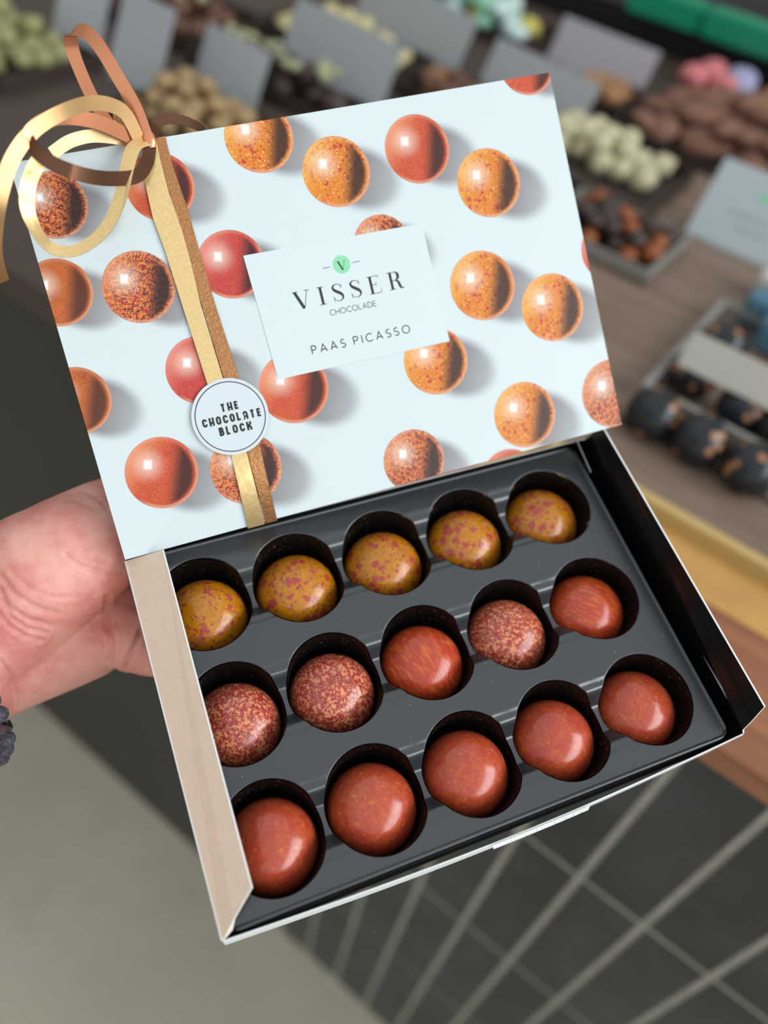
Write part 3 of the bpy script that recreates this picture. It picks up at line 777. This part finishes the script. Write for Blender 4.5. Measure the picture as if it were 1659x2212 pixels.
CREASE = [([(140, 1196), (169, 1220), (205, 1233), (241, 1241), (268, 1238)], .9, 3.2), ([(170, 1198), (205, 1206), (240, 1214)], .4, 3),
          ([(231, 1290), (228, 1347), (241, 1377), (238, 1425)], 1.7, 4.5), ([(306, 1360), (290, 1398), (269, 1440)], 1.8, 4),
          ([(0, 1271), (18, 1310), (60, 1338), (105, 1350)], .8, 4), ([(0, 1295), (25, 1335), (60, 1358), (100, 1366)], .8, 4), ([(-6, 1320), (20, 1352), (55, 1374), (90, 1382)], .8, 4),
          ([(0, 1242), (30, 1283), (75, 1312), (130, 1326)], .6, 4.5), ([(20, 1232), (60, 1270), (110, 1290), (170, 1290)], .4, 4),
          ([(180, 1060), (215, 1078), (232, 1100)], .5, 3), ([(160, 1080), (205, 1098)], .35, 3), ([(0, 1430), (22, 1460), (33, 1500), (34, 1530)], 1.0, 5)]
AI = A.inverted(); offs = {}
hm.calc_loop_triangles()
for v in hm.vertices:
    q = AI @ (v.co - CAMP)
    if q.z > -.05: continue
    px, py = CX + F * q.x / -q.z, CY - F * q.y / -q.z
    if not (-60 < px < 360 and 1000 < py < 1600): continue
    nn = Vector(v.normal)
    if (AI @ nn).dot(-q.normalized()) < .05: continue
    d_ = 0
    for line, dep, sg in CREASE:
        best = 1e9
        for (x0, y0), (x1, y1) in zip(line, line[1:]):
            dx, dy = x1 - x0, y1 - y0; u = max(0, min(1, ((px - x0) * dx + (py - y0) * dy) / (dx * dx + dy * dy)))
            best = min(best, math.hypot(px - x0 - u * dx, py - y0 - u * dy))
        s_ = best / sg
        if s_ < 5: d_ += dep / 1000 * (-math.exp(-s_ * s_ / 2) + .35 * math.exp(-(s_ - 2.4) ** 2 / 2))
    if d_: offs[v.index] = nn * d_
for i, o in offs.items(): hm.vertices[i].co += o
hm.materials.clear(); hm.materials.append(M_skin)
hm.polygons.foreach_set('use_smooth', [True] * len(hm.polygons)); hm.update()
tag(put('person', hm), 'bare hand holding the chocolate box from below, thumb behind the lid', 'person')
# bracelet of dark stone beads round the wrist
t = NT('lava_bead'); co = t.objco(); f = t.noise(co, 700, 3, .6)
t.p(col=t.mix(t.sstep(f, .4, .6), srgb(46, 48, 58), srgb(84, 86, 98)), rough=.75); t.bump(f, .5, .0006); M_lava = t.m
M_hem = plain('polished_bead', (92, 98, 108), .12, 0, 40, .9)
bc = at(-160, 1528, .306)
brac = empty('bracelet', Matrix.Translation(bc), 'bracelet of dark matt and polished beads on the wrist', 'bracelet')
ax = (A @ Vector((-.24, -.52, .82))).normalized()
u1 = (A @ Vector((.35, -.93, .0))); u1 = (u1 - ax * u1.dot(ax)).normalized(); u2 = ax.cross(u1)
bm = bmesh.new(); bmesh.ops.create_icosphere(bm, subdivisions=3, radius=.0031)
for v in bm.verts: v.co *= 1 + .03 * noise.noise(v.co * 900)
lava = bpy.data.meshes.new('bead'); bm.to_mesh(lava); bm.free(); lava.materials.append(M_lava); lava.polygons.foreach_set('use_smooth', [True] * len(lava.polygons))
bm = bmesh.new(); bmesh.ops.create_icosphere(bm, subdivisions=1, radius=.0031); facet = bpy.data.meshes.new('bead'); bm.to_mesh(facet); bm.free(); facet.materials.append(M_hem)
NB, BR = 32, .0325
for i in range(NB):
    a = 2 * math.pi * i / NB
    o = put('bead', facet if i % 4 == 1 else lava, brac)
    o.location = u1 * (BR * math.cos(a)) + u2 * (BR * math.sin(a))
    o.rotation_euler = (i * 1.3, i * .7, i)
# ------------------------------------------------------------------ sweets on the counter behind
def chunk(name, size, mat, seed, sq=(1, 1, .8), rough_=.25, sub=2):
    bm = bmesh.new(); bmesh.ops.create_icosphere(bm, subdivisions=sub, radius=size / 2)
    for v in bm.verts:
        k = 1 + rough_ * noise.noise(v.co * (2.6 / size) + Vector((seed * 7.3, seed, 0)))
        v.co = Vector((v.co.x * sq[0], v.co.y * sq[1], v.co.z * sq[2])) * k
    me = bpy.data.meshes.new(name); bm.to_mesh(me); bm.free(); me.materials.append(mat)
    me.polygons.foreach_set('use_smooth', [True] * len(me.polygons)); return me
def blockmesh(name, size, mat, sq):
    bm = bmesh.new(); bmesh.ops.create_cube(bm, size=size)
    for v in bm.verts: v.co = Vector((v.co.x * sq[0], v.co.y * sq[1], v.co.z * sq[2]))
    bmesh.ops.bevel(bm, geom=bm.edges[:], offset=size * .08, segments=2, affect='EDGES')
    me = bpy.data.meshes.new(name); bm.to_mesh(me); bm.free(); me.materials.append(mat); return me
M_acr_e = plain('frosted_acrylic_edge', (140, 138, 132), .5)
def tray(x0, x1, y0, y1, label, mat=None, rim=None):
    o = empty('display_tray', MC @ Matrix.Translation(((x0 + x1) / 2, (y0 + y1) / 2, DZ)), label, 'tray', 'low trays of sweets on the counter')
    hx, hy = (x1 - x0) / 2, (y1 - y0) / 2; m = mat or M_darkbrown
    b = MB(); b.box(-hx, hx, -hy, hy, 0, .003); b.build('base', m, o)
    b = MB()
    b.box(-hx, hx, -hy, -hy + .003, .003, .016); b.box(-hx, hx, hy - .003, hy, .003, .016)
    b.box(-hx, -hx + .003, -hy + .003, hy - .003, .003, .016); b.box(hx - .003, hx, -hy + .003, hy - .003, .003, .016); b.build('rim', rim or m, o)
def heap(name, label, cat, group, meshes, x0, x1, y0, y1, size, n, seed, layers=2, z0=None):
    random.seed(seed); z0 = DZ + .003 if z0 is None else z0; pts = []
    cx_, cy_ = (x0 + x1) / 2, (y0 + y1) / 2; tries = 0
    for lay in range(layers):
        want = n * (layers - lay) // (layers * (layers + 1) // 2); got = 0; tr = 0
        sh = 1 - .32 * lay
        while got < want and tr < 900:
            tr += 1
            x = cx_ + (random.random() - .5) * (x1 - x0 - size) * sh; y = cy_ + (random.random() - .5) * (y1 - y0 - size) * sh
            if any(p[3] == lay and math.hypot(p[0] - x, p[1] - y) < size * .74 for p in pts): continue
            pts.append((x, y, z0 + size * (.38 + .56 * lay), lay)); got += 1
    for x, y, z, lay in pts:
        o = bpy.data.objects.new(name, random.choice(meshes)); link(o)
        s_ = random.uniform(.85, 1.15)
        o.matrix_world = MC @ Matrix.Translation((x, y, z)) @ Matrix.Rotation(random.uniform(0, 6.28), 4, 'Z') @ Matrix.Rotation(random.uniform(-.4, .4), 4, 'X') @ Matrix.Scale(s_, 4)
        tag(o, label, cat, group)
def pm(name, rgb, r=.5, v=.12): return plain(name, rgb, r, v, 70)
C_green = pm('pale_green_nut', (150, 148, 100)); C_tan = pm('tan_nut', (164, 136, 94)); C_dark = pm('dark_chocolate', (62, 46, 40), .4); C_brown = pm('milk_chocolate', (104, 68, 48), .4)
C_nut = pm('pistachio_bit', (170, 172, 132)); C_chip = pm('white_chocolate_chip', (204, 192, 142)); C_caramel = pm('caramel_block', (158, 112, 78)); C_mint = pm('mint_wrapper', (146, 206, 174), .3)
C_yel = pm('yellow_wrapper', (214, 200, 100), .3); C_whitew = pm('white_wrapper', (206, 228, 222), .3); C_cocoa = pm('cocoa_truffle', (136, 96, 78), .8); C_white = pm('white_chunk', (200, 192, 156), .6)
C_amber = pm('amber_piece', (150, 80, 38), .25); C_pink = pm('pink_wrapper', (216, 122, 124), .4); C_blue = pm('blue_wrapper', (170, 170, 206), .4); C_orange = pm('orange_wrapper', (206, 142, 76), .4); C_teal = pm('teal_block', (82, 122, 140), .4)
C_wblk = pm('white_block', (206, 200, 190), .6)
def ch3(nm, size, m, **k): return [chunk(nm, size, m, s, **k) for s in range(3)]
tray(-1.17, -.905, .205, .345, 'dark tray of pale green nut clusters at the far left of the counter')
heap('nut_cluster', 'pale green nut cluster in the tray at top left', 'sweet', 'pale green nut clusters', ch3('nut_cluster', .030, C_green), -1.16, -.915, .21, .34, .030, 52, 1, 3)
tray(-.80, -.66, .255, .383, 'dark tray of tan nut pieces left of the chocolate box lid')
heap('nut_piece', 'tan nut piece heaped behind the top edge of the lid', 'sweet', 'tan nut pieces', ch3('nut_piece', .027, C_tan), -.795, -.665, .26, .38, .027, 34, 2, 3)
tray(-.86, -.62, .442, .512, 'dark tray of dark chocolates with pale green bits')
heap('dark_chocolate', 'dark chocolate in the tray with pale green bits on top', 'sweet', 'dark chocolates with green bits', ch3('dark_chocolate', .032, C_dark), -.855, -.625, .445, .51, .032, 26, 3)
heap('pistachio_piece', 'small pale green bit scattered over dark chocolates', 'sweet', 'pale green bits', ch3('pistachio_piece', .015, C_nut), -.84, -.64, .45, .505, .015, 16, 31, 1, DZ + .038)
tray(-1.10, -.885, .46, .62, 'dark tray of brown chocolates behind the two leftmost price cards')
heap('milk_chocolate', 'brown chocolate in the tray behind the leftmost cards', 'sweet', 'brown chocolates at the left', ch3('milk_chocolate', .03, C_brown), -1.09, -.89, .47, .61, .03, 22, 4)
heap('pistachio_piece', 'small pale bit scattered over brown chocolates', 'sweet', 'pale bits on brown chocolates', ch3('pistachio_piece', .015, C_nut), -1.06, -.9, .49, .60, .015, 8, 41, 1, DZ + .036)
tray(-.90, -.66, .61, .715, 'dark tray of cream coloured chocolate chips')
heap('chocolate_chip', 'cream coloured chocolate chip heaped in the upper middle', 'sweet', 'cream chocolate chips', ch3('chocolate_chip', .024, C_chip), -.89, -.67, .615, .71, .024, 66, 5, 3)
tray(-.64, -.46, .60, .70, 'dark tray of caramel coloured blocks')
heap('caramel_block', 'caramel coloured block beside the cream chocolate chips', 'sweet', 'caramel blocks', [blockmesh('caramel_block', .026, C_caramel, (1.2, .9, .7)), blockmesh('caramel_block', .026, C_brown, (1.1, .9, .7))], -.635, -.465, .605, .695, .028, 14, 6, 1)
tray(-.86, -.61, .885, 1.0, 'dark tray of wrapped mint green and yellow sweets')
EGG = [chunk('wrapped_sweet', .036, m_, i, sq=(1.2, .85, .8), rough_=.12) for i, m_ in enumerate((C_mint, C_mint, C_yel, C_whitew))]
heap('wrapped_sweet', 'wrapped mint, white or yellow sweet in the tray at the top', 'sweet', 'mint and yellow wrapped sweets', EGG, -.85, -.62, .89, .995, .036, 28, 7)
tray(-.50, -.41, .79, .885, 'small dark tray of toffee pieces by the lid corner')
heap('toffee_piece', 'toffee coloured piece beside the top right lid corner', 'sweet', 'toffee pieces', [blockmesh('toffee_piece', .026, pm('toffee', (168, 122, 80)), (1, 1, .7))], -.495, -.415, .795, .88, .028, 9, 8, 1)
tray(-.395, .02, .74, .96, 'wide dark tray of brown chocolate shards right of the lid')
heap('chocolate_shard', 'matt brown chocolate shard in the wide heap at upper right', 'sweet', 'brown chocolate shards', ch3('chocolate_shard', .046, C_cocoa, sq=(1.45, .85, .5), rough_=.3), -.39, .01, .75, .95, .038, 80, 9, 3)
tray(-.47, -.255, .545, .70, 'dark tray of white chocolate chunks right of the lid')
heap('white_chunk', 'creamy white chocolate chunk right of the lid', 'sweet', 'white chocolate chunks', ch3('white_chunk', .032, C_white, rough_=.35), -.45, -.275, .60, .695, .032, 24, 10)
tray(-.33, -.195, .43, .54, 'grey rimmed tray of amber and dark brown sweets right of the lid', None, M_acr_e)
heap('amber_sweet', 'amber or dark brown sweet beside the white price card', 'sweet', 'amber and brown sweets', ch3('amber_sweet', .024, C_amber) + ch3('amber_sweet', .024, C_dark), -.325, -.2, .435, .54, .024, 34, 12)
heap('pink_sweet', 'pink or pale blue wrapped sweet at the far right', 'sweet', 'pink and blue wrapped sweets', [chunk('pink_sweet', .05, m_, i, rough_=.15) for i, m_ in enumerate((C_pink, C_pink, C_blue))], -.415, -.30, .972, 1.075, .05, 6, 13, 1, DZ)
heap('orange_sweet', 'orange wrapped sweet right of the pink wrapped sweets', 'sweet', 'orange wrapped sweets', [chunk('orange_sweet', .05, C_orange, 3, rough_=.15)], -.295, -.165, .972, 1.06, .05, 5, 14, 1, DZ)
# dark dipped balls in a clear tray
M_acr = NT('clear_acrylic'); M_acr.p(col=(.93, .96, .96, 1), rough=.02, trans=.97, ior=1.12); M_acr = M_acr.m
at_ = empty('acrylic_tray', MC @ Matrix.Translation((0, 0, DZ)), 'clear acrylic tray with frosted rims holding the dark speckled balls', 'tray')
p0, p1 = cp(1390, 826, DZ + .016), cp(1659, 971, DZ + .016); p2 = cp(1500, 745, DZ + .03)
yf = (p0.y + p1.y) / 2; xl = p0.x
b = MB(); b.box(xl, .25, yf - .003, yf + .003, .011, .017); b.build('front_rim', M_acr_e, at_)
b = MB(); b.box(xl, xl + .006, yf + .003, yf + .18, .011, .017); b.build('side_rim', M_acr_e, at_)
b = MB(); b.box(xl, .25, yf + .18, yf + .186, .011, .017); b.build('back_rim', M_acr_e, at_)
b = MB(); b.box(xl, .25, yf - .001, yf + .001, 0, .011); b.box(xl, xl + .002, yf, yf + .18, 0, .011); b.build('clear_walls', M_acr, at_)
t = NT('dark_speckled_coating'); co = t.objco(); v = t.voro(co, 75)
t.p(col=t.mix(t.sstep(v.outputs['Distance'], .30, .22), srgb(30, 34, 38), srgb(170, 118, 78)), rough=.25); M_ball = t.m
bm = bmesh.new(); bmesh.ops.create_uvsphere(bm, u_segments=32, v_segments=18, radius=.0222)
for v in bm.verts:
    if v.co.z < -.012: v.co.z = -.012 + (v.co.z + .012) * .25
bm_me = bpy.data.meshes.new('dark_ball'); bm.to_mesh(bm_me); bm.free(); bm_me.materials.append(M_ball); bm_me.polygons.foreach_set('use_smooth', [True] * len(bm_me.polygons))
where = ['leftmost in front of the acrylic rim', 'second from the left in front of the acrylic rim', 'third from the left in front of the acrylic rim', 'behind the acrylic rim below the white paper', 'behind the acrylic rim at its left corner', 'behind the acrylic rim at the photo edge', 'farthest back beside the white paper']
for (px, py), wh in zip([(1412, 893), (1512, 950), (1622, 1012), (1606, 882), (1498, 806), (1690, 935), (1560, 745)], where):
    q = cp(px, py, DZ + .016); o = put('dark_ball', bm_me, None, MC @ Matrix.Translation((q.x, q.y, DZ + .0150)) @ Matrix.Rotation(px, 4, 'Z'))
    tag(o, 'dark speckled chocolate ball, ' + wh, 'chocolate', 'dark speckled chocolate balls')
q = cp(1600, 812, DZ + .05)
b = MB(); b.box(-.05, .05, -.0006, .0006, 0, .030); tag(b.build('paper_slip', plain('white_paper', (188, 184, 172), .7), None, MC @ Matrix.Translation((q.x, q.y, DZ + .034)) @ Matrix.Rotation(-.6, 4, 'X')), 'white paper slip lying behind the dark speckled balls', 'paper')
for px, py, m_, lab in ((1622, 648, C_teal, 'teal block at the right edge below the white card'), (1652, 700, C_teal, 'lower teal block at the right photo edge'), (1648, 600, C_wblk, 'white block under the white card at the right edge')):
    q = cp(px, py, DZ + .02); me = blockmesh('sweet_block', .05, m_, (1.5, .7, .6)); tag(put('sweet_block', me, None, MC @ Matrix.Translation((q.x + .035, q.y, DZ + .0155))), lab, 'sweet')
# price cards
M_pc = plain('grey_card_paper', (172, 176, 178), .5); M_pcw = plain('pale_card_paper', (184, 194, 197), .5); M_pcl = plain('lavender_card_paper', (178, 172, 176), .5)
def pcard(pxl, pxr, h, label, mat=M_pc, tilt=-.42, marks=False):
    a, c_ = cp(*pxl, DZ), cp(*pxr, DZ)
    wv_ = c_ - a; ang = math.atan2(wv_.y, wv_.x); L_ = wv_.length
    o = empty('price_card', MC @ Matrix.Translation(((a.x + c_.x) / 2, (a.y + c_.y) / 2, DZ)) @ Matrix.Rotation(ang, 4, 'Z'), label, 'card', 'price cards standing among the sweets')
    b = MB(); b.box(-L_ / 2, L_ / 2, -.0008, .0008, 0, h); pn = b.build('card', mat, o, Matrix.Rotation(tilt, 4, 'X'))
    b = MB(); b.box(-L_ * .3, L_ * .3, -.012, .030, -.0, .002); b.build('foot', M_acr_e, o)
    if marks:
        b = MB(); b.add([(.012 * math.cos(i * .3927) * .55, -.0012, h * .72 + .0066 * math.sin(i * .3927)) for i in range(16)], [list(range(16))]); b.build('emblem', C_mint, pn, fix=False)
        b = MB(); b.box(-L_ * .24, L_ * .16, -.0012, -.0009, h * .42, h * .47); b.box(-L_ * .12, L_ * .2, -.0012, -.0009, h * .27, h * .32); b.build('print_lines', plain('grey_print', (164, 174, 177), .6), pn)
pcard((112, 78), (214, 78 + 44), .085, 'grey price card, leftmost at the top of the photo')
pcard((232, 150), (334, 208), .095, 'grey price card between green clusters and tan pieces')
pcard((416, 178), (545, 250), .070, 'small grey price card behind the tan nut pieces')
pcard((600, 135), (815, 252), .082, 'wide grey price card behind dark chocolates with green bits')
pcard((762, 45), (980, 165), .075, 'wide grey price card behind the cream chocolate chips')
pcard((1035, 178), (1248, 285), .060, 'bluish grey price card at the upper right lid corner', M_pc)
pcard((1182, 125), (1382, 208), .060, 'long lavender grey price card above the lid corner', M_pcl)
pcard((1480, 500), (1700, 596), .085, 'pale price card with a small green emblem at right', M_pcw, -.55, True)
# back of the counter
b = MB(); b.box(-1.9, .9, 1.13, 1.62, 0, CZ + .055); bk = b.build('back_cabinet', plain('black_cabinet', (20, 20, 24), .5), None, MC); tag(bk, 'black cabinet behind the display counter', 'cabinet')
q0, q1 = cp(1380, 2, CZ + .10), cp(1659, 72, CZ + .10)
q = cp(1470, 22, CZ + .075)
M_em = plain('emerald_card', (22, 150, 112), .35)
for i in range(3):
    me = blockmesh('green_carton', .05, M_em, (2.46, .9, .75))
    tag(put('green_carton', me, None, MC @ Matrix.Translation((q.x - .02 + .127 * i, q.y, CZ + .0742))), ['emerald carton, leftmost on the black cabinet', 'emerald carton, middle one on the black cabinet', 'emerald carton at the top right corner'][i], 'box', 'emerald cartons on the cabinet')
# ------------------------------------------------------------------ shop walls and window
M_wall = plain('wall_paint', (196, 192, 186), .8)
b = MB(); b.box(-4, 2.6, 5, 5.1, 0, 4.6); tag(b.build('wall_back', M_wall), kind='structure')
b = MB(); b.box(-4.1, -4, -5, 5.1, 0, 4.6); tag(b.build('wall_left', M_wall), kind='structure')
b = MB(); b.box(2.6, 2.7, -5.8, 5.1, 0, 2.05); b.box(2.6, 2.7, -5.8, 5.1, 4.15, 4.6); b.box(2.6, 2.7, .6, 5.1, 2.05, 4.15); b.box(2.6, 2.7, -5.8, -5.4, 2.05, 4.15); tag(b.build('wall_right', M_wall), kind='structure')
win = tag(bpy.data.objects.new('window_1', None), kind='structure'); link(win); win.location = (2.65, -2.4, 2.05)
M_fr = plain('dark_window_frame', (40, 40, 42), .4)
b = MB()
for i in range(11): b.box(-.03, .03, -3.0 + i * .6 - .022, -3.0 + i * .6 + .022, 0, 2.1)
for z in (.0, 1.4, 2.05): b.box(-.028, .028, -3.0, 3.0, z, z + .05)
b.build('mullions', M_fr, win)
